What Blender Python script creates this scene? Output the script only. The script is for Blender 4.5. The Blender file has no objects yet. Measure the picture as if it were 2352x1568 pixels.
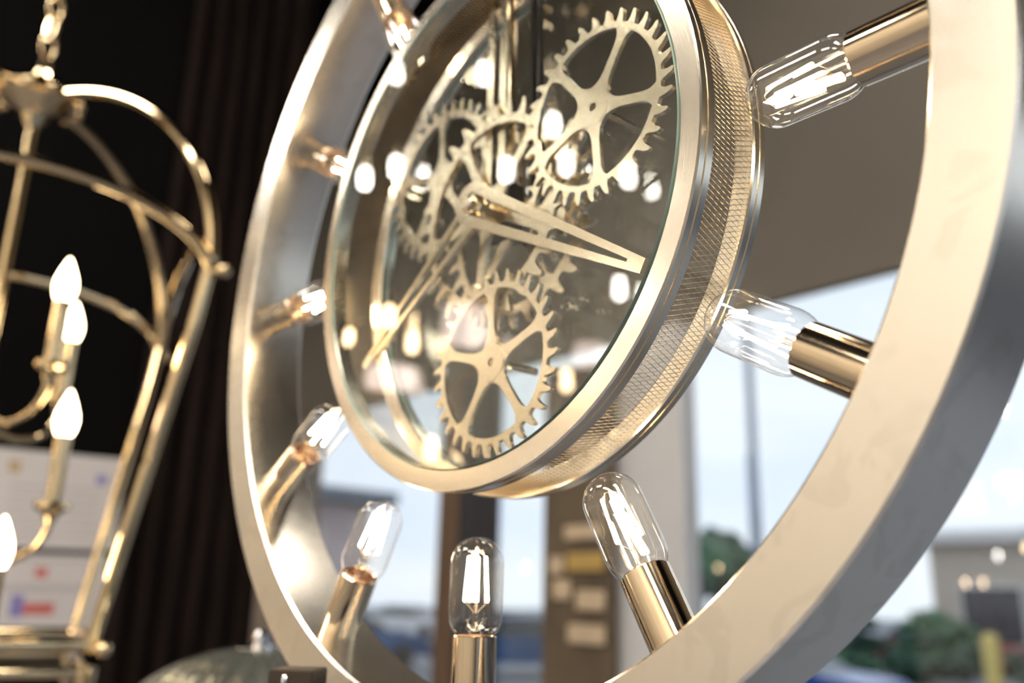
import bpy, bmesh, math, random
from mathutils import Vector, Matrix
random.seed(7)
PI = math.pi
sc = bpy.context.scene
COL = sc.collection

# ------------------------------------------------------------------ camera, sky, exposure
cam_d = bpy.data.cameras.new('camera')
cam = bpy.data.objects.new('camera', cam_d)
COL.objects.link(cam)
R3 = ((0.66093123, 0.19268082, 0.72528891),
      (0.75001285, -0.20244956, -0.62967841),
      (0.02550747, 0.96015013, -0.27831833))
mw = Matrix.Identity(4)
for i in range(3):
    for j in range(3):
        mw[i][j] = R3[i][j]
CAM = Vector((0.403746, -0.303521, -0.227574))
mw.translation = CAM
cam.matrix_world = mw
cam_d.sensor_width = 36.0
cam_d.lens = 31.196
cam_d.clip_start = 0.02
cam_d.clip_end = 500
cam_d.dof.use_dof = True
cam_d.dof.focus_distance = 0.425
cam_d.dof.aperture_fstop = 4.1
cam_d.dof.aperture_blades = 0
sc.camera = cam

sc.view_settings.view_transform = 'Standard'
sc.view_settings.look = 'None'
sc.view_settings.gamma = 1.0
sc.view_settings.use_curve_mapping = False
sc.view_settings.exposure = 0.0

world = bpy.data.worlds.new('overcast_sky')
sc.world = world
world.use_nodes = True
wn, wl = world.node_tree.nodes, world.node_tree.links
wn.clear()
wo = wn.new('ShaderNodeOutputWorld')
wb = wn.new('ShaderNodeBackground')
wt = wn.new('ShaderNodeTexCoord')
wm = wn.new('ShaderNodeMapping')
wm.inputs['Scale'].default_value = (1.2, 1.2, 5.0)
wno = wn.new('ShaderNodeTexNoise')
wno.inputs['Scale'].default_value = 2.0
wno.inputs['Detail'].default_value = 5
wr = wn.new('ShaderNodeValToRGB')
wr.color_ramp.elements[0].position = 0.35
wr.color_ramp.elements[0].color = (0.76, 0.85, 1.0, 1)
wr.color_ramp.elements[1].position = 0.62
wr.color_ramp.elements[1].color = (0.91, 0.95, 1.0, 1)
wl.new(wt.outputs['Generated'], wm.inputs['Vector'])
wl.new(wm.outputs[0], wno.inputs['Vector'])
wl.new(wno.outputs['Fac'], wr.inputs['Fac'])
wl.new(wr.outputs['Color'], wb.inputs['Color'])
wb.inputs['Strength'].default_value = 1.2
wl.new(wb.outputs[0], wo.inputs['Surface'])

try:
    sc.cycles.use_denoising = True
    sc.cycles.use_adaptive_sampling = True
    sc.cycles.adaptive_threshold = 0.12
    sc.cycles.adaptive_min_samples = 16
    sc.cycles.max_bounces = 6
    sc.cycles.transparent_max_bounces = 14
    sc.cycles.glossy_bounces = 4
    sc.cycles.diffuse_bounces = 3
    sc.cycles.transmission_bounces = 3
    sc.cycles.caustics_reflective = False
    sc.cycles.caustics_refractive = False
    sc.cycles.sample_clamp_indirect = 25.0
except Exception:
    pass

# ------------------------------------------------------------------ materials
MATS = {}


def new_mat(name):
    m = bpy.data.materials.new(name)
    m.use_nodes = True
    n = m.node_tree.nodes
    b = n.get('Principled BSDF')
    MATS[name] = m
    return m, n, m.node_tree.links, b


def paint(name, col, rough=0.6, metal=0.0, var=0.12, scale=6.0, bump=0.0, stretch=(1, 1, 1), col2=None):
    """a painted / plain surface with slight procedural variation"""
    m, n, l, b = new_mat(name)
    tc = n.new('ShaderNodeTexCoord')
    mp = n.new('ShaderNodeMapping')
    mp.inputs['Scale'].default_value = stretch
    no = n.new('ShaderNodeTexNoise')
    no.inputs['Scale'].default_value = scale
    no.inputs['Detail'].default_value = 5
    rp = n.new('ShaderNodeValToRGB')
    c2 = col2 or tuple(max(0, c * (1 - var * 2)) for c in col)
    rp.color_ramp.elements[0].position = 0.3
    rp.color_ramp.elements[0].color = (*c2, 1)
    rp.color_ramp.elements[1].position = 0.7
    rp.color_ramp.elements[1].color = (*col, 1)
    l.new(tc.outputs['Object'], mp.inputs['Vector'])
    l.new(mp.outputs[0], no.inputs['Vector'])
    l.new(no.outputs['Fac'], rp.inputs['Fac'])
    l.new(rp.outputs['Color'], b.inputs['Base Color'])
    b.inputs['Roughness'].default_value = rough
    b.inputs['Metallic'].default_value = metal
    if bump:
        bm_ = n.new('ShaderNodeBump')
        bm_.inputs['Strength'].default_value = bump
        bm_.inputs['Distance'].default_value = 0.002
        l.new(no.outputs['Fac'], bm_.inputs['Height'])
        l.new(bm_.outputs[0], b.inputs['Normal'])
    return m


def brushed(name, col, rough=0.3, aniso=0.0, polar=True, dark=0.86, grain=1.0, stains=0.0):
    """brushed metal; the grain runs round the Y axis (polar) or along local Z"""
    m, n, l, b = new_mat(name)
    tc = n.new('ShaderNodeTexCoord')
    sp = n.new('ShaderNodeSeparateXYZ')
    l.new(tc.outputs['Object'], sp.inputs[0])
    cb = n.new('ShaderNodeCombineXYZ')

    def mth(op, a, bb=None):
        q = n.new('ShaderNodeMath')
        q.operation = op
        for k, v in enumerate((a, bb)):
            if v is None:
                continue
            if isinstance(v, (int, float)):
                q.inputs[k].default_value = v
            else:
                l.new(v, q.inputs[k])
        return q.outputs[0]
    if polar:
        x, y, z = sp.outputs
        rad = mth('SQRT', mth('ADD', mth('MULTIPLY', x, x), mth('MULTIPLY', z, z)))
        ang = mth('ARCTAN2', z, x)
        l.new(mth('MULTIPLY', rad, 900.0 * grain), cb.inputs[0])
        l.new(mth('MULTIPLY', ang, 5.0), cb.inputs[1])
        l.new(mth('MULTIPLY', y, 900.0 * grain), cb.inputs[2])
    else:
        x, y, z = sp.outputs
        ang = mth('ARCTAN2', y, x)
        l.new(mth('MULTIPLY', x, 1500.0 * grain), cb.inputs[0])
        l.new(mth('MULTIPLY', y, 1500.0 * grain), cb.inputs[1])
        l.new(mth('MULTIPLY', z, 6.0), cb.inputs[2])
    no = n.new('ShaderNodeTexNoise')
    no.inputs['Scale'].default_value = 1.0
    no.inputs['Detail'].default_value = 3
    l.new(cb.outputs[0], no.inputs['Vector'])
    rp = n.new('ShaderNodeValToRGB')
    rp.color_ramp.elements[0].position = 0.3
    rp.color_ramp.elements[0].color = (*[c * dark for c in col], 1)
    rp.color_ramp.elements[1].position = 0.7
    rp.color_ramp.elements[1].color = (*col, 1)
    l.new(no.outputs['Fac'], rp.inputs['Fac'])
    colout = rp.outputs['Color']
    rr = n.new('ShaderNodeMapRange')
    rr.inputs['To Min'].default_value = rough * 0.8
    rr.inputs['To Max'].default_value = rough * 1.2
    l.new(no.outputs['Fac'], rr.inputs['Value'])
    rout = rr.outputs[0]
    if stains:
        n2 = n.new('ShaderNodeTexNoise')
        n2.inputs['Scale'].default_value = 28.0
        n2.inputs['Detail'].default_value = 2
        n2.inputs['Distortion'].default_value = 1.6
        l.new(tc.outputs['Object'], n2.inputs['Vector'])
        r2 = n.new('ShaderNodeValToRGB')
        r2.color_ramp.elements[0].position = 0.56
        r2.color_ramp.elements[0].color = (1, 1, 1, 1)
        r2.color_ramp.elements[1].position = 0.62
        r2.color_ramp.elements[1].color = (1 - stains, 1 - stains, 1 - stains * 1.15, 1)
        l.new(n2.outputs['Fac'], r2.inputs['Fac'])
        mx = n.new('ShaderNodeMix')
        mx.data_type = 'RGBA'
        mx.blend_type = 'MULTIPLY'
        mx.inputs['Factor'].default_value = 1.0
        l.new(colout, mx.inputs['A'])
        l.new(r2.outputs['Color'], mx.inputs['B'])
        colout = mx.outputs['Result']
    l.new(colout, b.inputs['Base Color'])
    l.new(rout, b.inputs['Roughness'])
    b.inputs['Metallic'].default_value = 1.0
    if aniso:
        b.inputs['Anisotropic'].default_value = aniso
        tg = n.new('ShaderNodeTangent')
        tg.direction_type = 'RADIAL'
        tg.axis = 'Y' if polar else 'Z'
        l.new(tg.outputs[0], b.inputs['Tangent'])
        if not polar:
            b.inputs['Anisotropic Rotation'].default_value = 0.25
    bp = n.new('ShaderNodeBump')
    bp.inputs['Strength'].default_value = 0.05
    bp.inputs['Distance'].default_value = 0.0004
    l.new(no.outputs['Fac'], bp.inputs['Height'])
    l.new(bp.outputs[0], b.inputs['Normal'])
    return m


def emit(name, col, strength):
    m, n, l, b = new_mat(name)
    n.remove(b)
    e = n.new('ShaderNodeEmission')
    e.inputs['Color'].default_value = (*col, 1)
    e.inputs['Strength'].default_value = strength
    l.new(e.outputs[0], n['Material Output'].inputs['Surface'])
    return m


def thin_glass(name, tint=(1, 1, 1), ior=1.45, boost=1.0, rough=0.0, bloom=0.0):
    """thin clear glass wall: Fresnel mix of see-through and mirror"""
    m, n, l, b = new_mat(name)
    n.remove(b)
    t = n.new('ShaderNodeBsdfTransparent')
    t.inputs['Color'].default_value = (*tint, 1)
    g = n.new('ShaderNodeBsdfGlossy')
    g.inputs['Roughness'].default_value = rough
    f = n.new('ShaderNodeFresnel')
    ge = n.new('ShaderNodeNewGeometry')
    mr = n.new('ShaderNodeMapRange')          # both faces of the thin wall behave alike
    mr.inputs['To Min'].default_value = ior
    mr.inputs['To Max'].default_value = 1.0 / ior
    l.new(ge.outputs['Backfacing'], mr.inputs['Value'])
    l.new(mr.outputs[0], f.inputs['IOR'])
    mx = n.new('ShaderNodeMixShader')
    if boost != 1.0:
        q = n.new('ShaderNodeMath')
        q.operation = 'MULTIPLY'
        q.use_clamp = True
        q.inputs[1].default_value = boost
        l.new(f.outputs[0], q.inputs[0])
        l.new(q.outputs[0], mx.inputs['Fac'])
    else:
        l.new(f.outputs[0], mx.inputs['Fac'])
    l.new(t.outputs[0], mx.inputs[1])
    l.new(g.outputs[0], mx.inputs[2])
    res = mx.outputs[0]
    if bloom:                                   # faint translucent coat imitating lens bloom round the lit filaments
        tr = n.new('ShaderNodeBsdfTranslucent')
        m2 = n.new('ShaderNodeMixShader')
        m2.inputs['Fac'].default_value = bloom
        l.new(res, m2.inputs[1])
        l.new(tr.outputs[0], m2.inputs[2])
        res = m2.outputs[0]
    l.new(res, n['Material Output'].inputs['Surface'])
    return m


BRASS = brushed('brushed_champagne_brass', (0.86, 0.80, 0.71), 0.24, aniso=0.35, dark=0.965, grain=3.0, stains=0.07)
BEZEL = brushed('bezel_brass', (0.88, 0.80, 0.67), 0.18, aniso=0.4, dark=0.95, grain=2.5)
SOCKET = brushed('socket_bronze_brass', (0.74, 0.60, 0.43), 0.10, polar=False, grain=1.0)
GEAR = brushed('gear_brass', (0.74, 0.64, 0.49), 0.24, polar=True, dark=0.97)
HAND = brushed('hand_brass', (0.84, 0.72, 0.54), 0.18, polar=True, dark=0.93)
WIRE = paint('mesh_wire_brass', (0.72, 0.58, 0.40), 0.28, 1.0, 0.1, 60)
GOLD = paint('polished_gold', (0.76, 0.59, 0.36), 0.07, 1.0, 0.08, 20)
COPPER = paint('copper_thread', (0.60, 0.34, 0.20), 0.4, 1.0, 0.1, 40)
DARKBOX = paint('dark_movement', (0.02, 0.017, 0.014), 0.4, 0.0, 0.2, 30)
IRON = paint('dark_bronze', (0.06, 0.045, 0.032), 0.42, 0.6, 0.15, 18)
BULBGLASS = thin_glass('bulb_glass', (0.985, 0.98, 0.97), 1.5, 1.3, bloom=0.009)
CLOCKGLASS = thin_glass('clock_glass', (0.975, 0.985, 0.975), 1.5)
WINGLASS = thin_glass('window_glass', (0.96, 0.98, 0.98), 1.5)
EDGEGLASS = paint('green_glass_edge', (0.55, 0.74, 0.60), 0.12, 0.0, 0.1, 30)
STEMGLASS = thin_glass('bulb_stem_glass', (0.95, 0.93, 0.88), 1.5, 1.6)
FILAMENT = emit('warm_led_filament', (1.0, 0.80, 0.52), 75.0)
CANDLE = emit('warm_candle_bulb', (1.0, 0.80, 0.52), 16.0)
COOLBULB = emit('cool_pendant_bulb', (1.0, 0.96, 0.88), 60.0)
WARMBULB = emit('warm_pendant_bulb', (1.0, 0.70, 0.40), 45.0)
BLUSHGLOW = emit('lit_blush_shade', (1.0, 0.80, 0.70), 7.0)
FILLPANEL = emit('ceiling_led_diffuser', (1.0, 0.925, 0.82), 35.0)
TAUPE = paint('taupe_wall_paint', (0.142, 0.124, 0.102), 0.75, 0, 0.08, 1.3)
CREAMWALL = paint('cream_wall_paint', (0.82, 0.76, 0.66), 0.7, 0, 0.05, 1.5)
BLACKPAINT = paint('black_wall_paint', (0.0022, 0.0019, 0.0016), 0.8, 0, 0.2, 3)
BLACKCEIL = paint('black_ceiling_paint', (0.004, 0.0035, 0.003), 0.85, 0, 0.2, 2)
CURTAIN = paint('dark_brown_drape', (0.016, 0.010, 0.008), 0.9, 0, 0.3, 8, stretch=(6, 6, 0.4))
PIER = paint('pinkish_plaster', (0.30, 0.235, 0.195), 0.8, 0, 0.1, 3)
FLOORM = paint('grey_polished_floor', (0.20, 0.20, 0.23), 0.35, 0, 0.08, 1.2)
MULBROWN = paint('brown_wood_post', (0.20, 0.115, 0.065), 0.5, 0, 0.2, 5, stretch=(4, 4, 0.5))
MULDARK = paint('dark_aluminium_post', (0.030, 0.032, 0.045), 0.35, 0.3, 0.15, 5)
COLGREY = paint('grey_column_plaster', (0.60, 0.60, 0.61), 0.7, 0, 0.06, 2)
BOARD = paint('brown_display_board', (0.135, 0.095, 0.058), 0.55, 0, 0.2, 4)
PLAQUE = paint('pale_tan_plaque', (0.62, 0.48, 0.33), 0.5, 0, 0.1, 8)
PLAQUEY = paint('ochre_plaque', (0.50, 0.33, 0.10), 0.5, 0, 0.1, 8)
PAPER = paint('white_paper', (0.62, 0.57, 0.55), 0.8, 0, 0.04, 4)
INKGREY = paint('grey_print', (0.40, 0.37, 0.37), 0.8, 0, 0.05, 4)
INKRED = paint('red_print', (0.55, 0.14, 0.12), 0.8, 0, 0.05, 4)
INKBLUE = paint('blue_print', (0.22, 0.20, 0.46), 0.8, 0, 0.05, 4)
INKGOLD = paint('gold_print', (0.45, 0.32, 0.15), 0.8, 0, 0.05, 4)
DOMEGLASS = paint('ribbed_smoked_glass', (0.46, 0.47, 0.42), 0.16, 0.75, 0.2, 12)
CHROME = paint('chrome', (0.85, 0.86, 0.90), 0.08, 1.0, 0.03, 10)
CORD = paint('black_cord', (0.015, 0.015, 0.015), 0.5, 0, 0.1, 20)
WHITEMETAL = paint('white_lamp_metal', (0.75, 0.74, 0.72), 0.4, 0, 0.05, 10)
ASPHALT = paint('pale_parking_asphalt', (0.23, 0.24, 0.27), 0.85, 0, 0.1, 0.4)
STUCCO = paint('beige_stucco', (0.60, 0.54, 0.46), 0.85, 0, 0.06, 0.5)
STUCCOP = paint('pinkish_brick', (0.60, 0.50, 0.50), 0.85, 0, 0.15, 1.0)
SLATE = paint('dark_slate_cladding', (0.07, 0.075, 0.11), 0.7, 0, 0.1, 1.0)
ROOFB = paint('slate_blue_roof', (0.16, 0.20, 0.26), 0.6, 0, 0.1, 1.0)
WINDARK = paint('dark_far_window', (0.03, 0.035, 0.06), 0.15, 0, 0.1, 1.0)
FRAMEW = paint('white_far_frame', (0.75, 0.75, 0.76), 0.6, 0, 0.05, 1.0)
LEAF = paint('green_leaves', (0.06, 0.17, 0.075), 0.6, 0, 0.3, 3.0)
LEAFD = paint('dark_green_leaves', (0.03, 0.085, 0.05), 0.7, 0, 0.3, 3.0)
TRUNK = paint('grey_bark', (0.16, 0.14, 0.12), 0.9, 0, 0.2, 6)
CARBLUE = paint('blue_car_paint', (0.02, 0.09, 0.36), 0.2, 0.3, 0.05, 2)
CARNAVY = paint('steel_blue_car_paint', (0.06, 0.14, 0.30), 0.2, 0.4, 0.05, 2)
CARWHITE = paint('white_car_paint', (0.80, 0.81, 0.84), 0.25, 0.0, 0.03, 2)
CARRED = paint('dull_red_car_paint', (0.38, 0.07, 0.07), 0.3, 0.1, 0.05, 2)
CARGLASS = paint('car_glass', (0.03, 0.04, 0.05), 0.05, 0, 0.05, 2)
RUBBER = paint('tyre_rubber', (0.02, 0.02, 0.02), 0.8, 0, 0.1, 8)
YELLOW = paint('yellow_bollard_paint', (0.72, 0.56, 0.16), 0.5, 0, 0.08, 4)
POLE = paint('grey_blue_pole', (0.30, 0.36, 0.46), 0.5, 0.3, 0.08, 4)


for mm in (BLACKPAINT, BLACKCEIL, CURTAIN):
    mm.node_tree.nodes['Principled BSDF'].inputs['Specular IOR Level'].default_value = 0.08

# ------------------------------------------------------------------ mesh helpers
class MB:
    def __init__(self):
        self.v, self.f, self.mi = [], [], []

    def add(self, vs, fs, mi=0):
        o = len(self.v)
        self.v += [tuple(p) for p in vs]
        self.f += [tuple(i + o for i in f) for f in fs]
        self.mi += [mi] * len(fs)
        return self

    def box(self, x0, x1, y0, y1, z0, z1, mi=0, b=0.0):
        if b:
            # chamfered box: 24 verts via three nested rectangles per axis end
            bm = bmesh.new()
            bmesh.ops.create_cube(bm, size=1.0)
            for v in bm.verts:
                v.co = Vector(((x0 + x1) / 2 + v.co.x * (x1 - x0), (y0 + y1) / 2 + v.co.y * (y1 - y0), (z0 + z1) / 2 + v.co.z * (z1 - z0)))
            bmesh.ops.bevel(bm, geom=list(bm.edges), offset=b, segments=1, affect='EDGES')
            bm.verts.index_update()
            vs = [v.co.copy() for v in bm.verts]
            fs = [[v.index for v in f.verts] for f in bm.faces]
            bm.free()
            return self.add(vs, fs, mi)
        vs = [(x, y, z) for x in (x0, x1) for y in (y0, y1) for z in (z0, z1)]
        fs = [(0, 1, 3, 2), (4, 6, 7, 5), (0, 4, 5, 1), (2, 3, 7, 6), (0, 2, 6, 4), (1, 5, 7, 3)]
        return self.add(vs, fs, mi)

    def lathe(self, prof, segs=48, fn=None, closed=False, mi=0, cap0=False, cap1=False):
        """prof [(r, h)], revolved; fn(r cos, r sin, h) -> point"""
        fn = fn or (lambda a, b, h: (a, b, h))
        n = len(prof)
        vs = []
        for k in range(segs):
            t = 2 * PI * k / segs
            c, s = math.cos(t), math.sin(t)
            for r, h in prof:
                vs.append(fn(r * c, r * s, h))
        fs = []
        rng = n if closed else n - 1
        for k in range(segs):
            k2 = (k + 1) % segs
            for i in range(rng):
                j = (i + 1) % n
                fs.append((k * n + i, k * n + j, k2 * n + j, k2 * n + i))
        if cap0:
            fs.append(tuple(k * n for k in range(segs)))
        if cap1:
            fs.append(tuple(k * n + n - 1 for k in reversed(range(segs))))
        return self.add(vs, fs, mi)

    def tube(self, pts, r, sides=8, mi=0, closed=False, up=Vector((0, 0, 1)), phase=0.0, sq=None):
        pts = [Vector(p) for p in pts]
        n = len(pts)
        rs = r if isinstance(r, (list, tuple)) else [r] * n
        vs, fs = [], []
        prev = None
        for i, p in enumerate(pts):
            a = pts[i - 1] if (i > 0 or closed) else p
            b = pts[(i + 1) % n] if (i < n - 1 or closed) else p
            t = (b - a).normalized()
            if prev is None:
                ref = up if abs(t.dot(up)) < 0.95 else Vector((1, 0, 0))
                u = (ref - t * ref.dot(t)).normalized()
            else:
                u = (prev - t * prev.dot(t)).normalized()
            prev = u
            w = t.cross(u)
            for k in range(sides):
                ang = 2 * PI * k / sides + phase
                vs.append(p + (u * math.cos(ang) + w * math.sin(ang)) * rs[i])
        m = n if closed else n - 1
        for i in range(m):
            j = (i + 1) % n
            for k in range(sides):
                k2 = (k + 1) % sides
                fs.append((i * sides + k, i * sides + k2, j * sides + k2, j * sides + k))
        if not closed:
            fs.append(tuple(reversed(range(sides))))
            fs.append(tuple((n - 1) * sides + k for k in range(sides)))
        return self.add(vs, fs, mi)

    def prism(self, poly, z0, z1, fn=None, mi=0):
        fn = fn or (lambda x, y, z: (x, y, z))
        n = len(poly)
        vs = [fn(x, y, z0) for x, y in poly] + [fn(x, y, z1) for x, y in poly]
        fs = [tuple(reversed(range(n))), tuple(range(n, 2 * n))]
        fs += [(i, (i + 1) % n, n + (i + 1) % n, n + i) for i in range(n)]
        return self.add(vs, fs, mi)

    def blob(self, c, rx, ry, rz, sub=2, jit=0.0, mi=0):
        bm = bmesh.new()
        bmesh.ops.create_icosphere(bm, subdivisions=sub, radius=1.0)
        bm.verts.index_update()
        vs = []
        for v in bm.verts:
            k = 1 + random.uniform(-jit, jit)
            vs.append((c[0] + v.co.x * rx * k, c[1] + v.co.y * ry * k, c[2] + v.co.z * rz * k))
        fs = [[v.index for v in f.verts] for f in bm.faces]
        bm.free()
        return self.add(vs, fs, mi)

    def mesh(self, name, mats, smooth=35):
        me = bpy.data.meshes.new(name)
        me.from_pydata(self.v, [], self.f)
        for m in (mats if isinstance(mats, (list, tuple)) else [mats]):
            me.materials.append(m)
        me.polygons.foreach_set('material_index', self.mi)
        bm = bmesh.new()
        bm.from_mesh(me)
        bmesh.ops.recalc_face_normals(bm, faces=bm.faces)
        bm.to_mesh(me)
        bm.free()
        if smooth:
            me.polygons.foreach_set('use_smooth', [True] * len(me.polygons))
            me.set_sharp_from_angle(angle=math.radians(smooth))
        me.update()
        return me

    def build(self, name, mats, parent=None, smooth=35):
        return link(name, self.mesh(name, mats, smooth), parent)


def link(name, me, parent=None, loc=None, rot=None):
    o = bpy.data.objects.new(name, me)
    COL.objects.link(o)
    o.parent = parent
    if loc is not None:
        o.location = loc
    if rot is not None:
        o.rotation_euler = rot
    return o


def tag(o, label=None, cat=None, group=None, kind=None):
    if label:
        o['label'] = label
    if cat:
        o['category'] = cat
    if group:
        o['group'] = group
    if kind:
        o['kind'] = kind
    return o


def thing(name, label, cat, loc=(0, 0, 0), rz=0.0, group=None):
    o = bpy.data.objects.new(name, None)
    COL.objects.link(o)
    o.location = loc
    o.rotation_euler = (0, 0, rz)
    return tag(o, label, cat, group)


def struct(name, mb, mat, parent=None, smooth=0):
    o = mb.build(name, mat, parent, smooth)
    if parent is None:
        o['kind'] = 'structure'
    return o


# ------------------------------------------------------------------ the room (origin = centre of the ring chandelier)
FZ, CZ = -2.0, 2.70          # floor and ceiling heights
XL, XR, YB, YW = -6.5, 5.0, -3.6, 2.2
HEAD = 0.755                 # window head
struct('floor', MB().box(XL, XR, YB, YW + 0.15, FZ - 0.1, FZ), FLOORM)
struct('ceiling', MB().box(XL, XR, YB, YW + 0.15, CZ, CZ + 0.1), BLACKCEIL)
struct('wall_front', MB().box(XL, XR, YW, YW + 0.04, HEAD, CZ), TAUPE)
struct('wall_sill', MB().box(XL, XR, YW, YW + 0.15, FZ, FZ + 0.12), TAUPE)
struct('wall_pier_left', MB().box(XL, -4.35, YW, YW + 0.15, FZ + 0.12, HEAD), PIER)
struct('wall_pier_right', MB().box(4.7, XR, YW, YW + 0.15, FZ + 0.12, HEAD), TAUPE)
struct('wall_back', MB().box(XL, XR, YB - 0.1, YB, FZ, CZ), CREAMWALL)
struct('wall_right', MB().box(XR, XR + 0.1, YB, YW, 1.9, CZ).box(XR, XR + 0.1, YB, YW, FZ, FZ + 0.3).box(XR, XR + 0.1, YB, -2.6, FZ + 0.3, 1.9), TAUPE)
w4 = struct('window_4', MB().box(XR + 0.04, XR + 0.048, -2.6, YW, FZ + 0.3, 1.9), WINGLASS)  # unseen side window, added for bluish daylight on the brass
for y in (-1.0, 0.6):
    MB().box(XR, XR + 0.08, y - 0.03, y + 0.03, FZ + 0.3, 1.9).build('mullion', MULDARK, w4, 0)
struct('wall_left', MB().box(XL - 0.1, XL, YB, YW, FZ, CZ), CREAMWALL)
# black partition with a drape at its end
struct('wall_partition', MB().box(-2.25, -2.10, -0.55, 0.62, FZ, CZ), BLACKPAINT)

# window posts and panes
struct('trim_1', MB().box(-2.96, -2.815, YW - 0.01, YW + 0.06, FZ + 0.12, HEAD, b=0.006), MULBROWN)
struct('trim_2', MB().box(-2.813, -2.68, YW - 0.008, YW + 0.06, FZ + 0.12, HEAD, b=0.006).box(-2.68, -2.555, YW + 0.0, YW + 0.03, FZ + 0.12, HEAD, b=0.006), MULDARK)
struct('wall_column', MB().box(-1.83, -1.510, YW - 0.05, YW + 0.04, FZ + 0.12, HEAD, b=0.008), COLGREY)
for i, (x0, x1) in enumerate(((-4.35, -2.96), (-2.555, -1.83), (-1.510, 4.7))):
    w = struct('window_%d' % (i + 1), MB().box(x0, x1, YW + 0.03, YW + 0.036, FZ + 0.12, HEAD), WINGLASS)
    MB().box(x0, x1, YW + 0.02, YW + 0.05, FZ + 0.12, FZ + 0.17).build('bottom_rail', MULDARK, w, 0)

# ------------------------------------------------------------------ unseen fill panels, added to brighten the room and the brass
for k, (x, y) in enumerate(((-1.5, -2.0), (0.3, -2.6), (2.2, -2.6), (-4.4, -1.6), (1.6, -0.9), (-0.25, 1.15))):
    lab = ['warm white ceiling light panel above the rear wall, far left', 'warm white ceiling light panel above the rear wall, in its middle',
           'warm white ceiling light panel above the rear wall, far right', 'warm white ceiling light panel beyond the black partition',
           'warm white ceiling light panel nearest the tall window', 'small warm white ceiling light panel above the ring chandelier'][k]
    p = thing('ceiling_light_panel', lab, 'ceiling light', (x, y, CZ), 0, 'ceiling light panels')
    if k == 5:  # small one added to light the ring's lower inner face
        p.scale = (0.4, 0.6, 1.0)
    m = MB()
    for a0, a1, b0, b1 in ((-.64, .64, -.34, -.30), (-.64, .64, .30, .34), (-.64, -.60, -.30, .30), (.60, .64, -.30, .30)):
        m.box(a0, a1, b0, b1, -0.06, 0)
    m.build('frame', WHITEMETAL, p, 0)
    MB().box(-.60, .60, -.30, .30, -0.045, -0.02).build('diffuser', FILLPANEL, p, 0)

# ------------------------------------------------------------------ the ring chandelier with its clock
U = 0.32
RI, RW = 0.9008, 0.1579
ZS = RW / 2
ODX, ODY, TX, TY = -0.0012, 0.0291, 0.0134, -0.0043
ROT = Matrix.Rotation(math.hypot(TX, TY), 3, Vector((TX, TY, 0)).normalized())


def FR(x, y, z):          # ring units (x right, y up, z to the viewer) -> metres
    return (x * U, -z * U, y * U)


def FD(x, y, z):          # the drum sits a trifle high and tilted in the ring
    p = ROT @ Vector((x, y, z))
    return ((p.x + ODX) * U, -p.z * U, (p.y + ODY) * U)


root = thing('ring_chandelier', 'large brushed brass ring chandelier with glowing tube bulbs and open gear clock', 'chandelier')
b = 0.004
prof = [(RI + b, 0), (1 - b, 0), (1, -b), (1, -RW + b), (1 - b, -RW), (RI + b, -RW), (RI, -RW + b), (RI, -b)]
MB().lathe(prof, 240, FR, closed=True).build('outer_ring', BRASS, root, 30)

# stem from ceiling, canopy
m = MB()
m.lathe([(0.0, 0), (0.014, 0), (0.014, 1), (0.0, 1)], 20, lambda a, c, h: (a, 0.112 * U + c, (1.0 * U - 0.03) + h * (CZ - 0.02 - (1.0 * U - 0.03))))
m.build('hanging_stem', SOCKET, root)
MB().lathe([(0, CZ), (0.075, CZ), (0.075, CZ - 0.012), (0.06, CZ - 0.025), (0.012, CZ - 0.03), (0, CZ - 0.03)], 40, lambda a, c, h: (a, 0.112 * U + c, h)).build('ceiling_canopy', SOCKET, root)
m = MB()
m.lathe([(0, 0), (0.009, 0), (0.009, 1), (0, 1)], 16, lambda a, c, h: (a, 0.112 * U + c, 0.545 * U + h * (0.905 - 0.545) * U))
m.build('drum_hanger', SOCKET, root)

# sockets and bulbs: built at the bottom of the ring (axis +Z), then turned round Y
def cs(s):                # distance from bulb tip -> local z (metres); tip nearest the ring centre
    return -(0.606 + s) * U


def axis(a, c, h):
    return (a * U, ZS * U + c * U, cs(h))


sock = MB()
sr = 0.0388
sock.lathe([(0.0, 0.186), (0.0355, 0.186), (0.0355, 0.170), (0.0370, 0.1680), (sr, 0.170), (sr, 0.2965), (0.030, 0.2965)], 48, axis)
sock_me = sock.mesh('socket', SOCKET, 35)
thr = MB().lathe([(0.033, 0.1855), (0.033, 0.172), (0.0275, 0.167), (0.0275, 0.180)], 32, axis)
thr_me = thr.mesh('bulb_collar', COPPER, 40)
bp_ = []
br = 0.0475
for k in range(13):
    t = PI / 2 * k / 12
    bp_.append((br * math.sin(t), br * 0.98 * (1 - math.cos(t))))
bp_ += [(br, 0.09), (br, 0.132)]
for k in range(1, 9):
    t = PI / 2 * k / 8
    bp_.append((0.0275 + (br - 0.0275) * math.cos(t), 0.132 + 0.036 * math.sin(t)))
bp_.append((0.0268, 0.180))
bulb_me = MB().lathe(bp_, 48, axis).mesh('bulb', BULBGLASS, 60)
stem_me = MB().lathe([(0.0, 0.118), (0.004, 0.118), (0.0055, 0.122), (0.0055, 0.142), (0.010, 0.158), (0.017, 0.178)], 20, axis).mesh('glass_stem', STEMGLASS, 60)
fil = []
for k in range(4):
    t = PI / 4 + k * PI / 2
    m = MB()
    p0 = Vector(axis(0.0205 * math.cos(t), 0.0205 * math.sin(t), 0.112))
    p1 = Vector(axis(0.0150 * math.cos(t), 0.0150 * math.sin(t), 0.034))
    m.tube([p0, p0.lerp(p1, 0.03), p0.lerp(p1, 0.97), p1], [0.0004, 0.00082, 0.00082, 0.0004], 8)
    fil.append(m.mesh('filament', FILAMENT, 40))
wire = MB()
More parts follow.
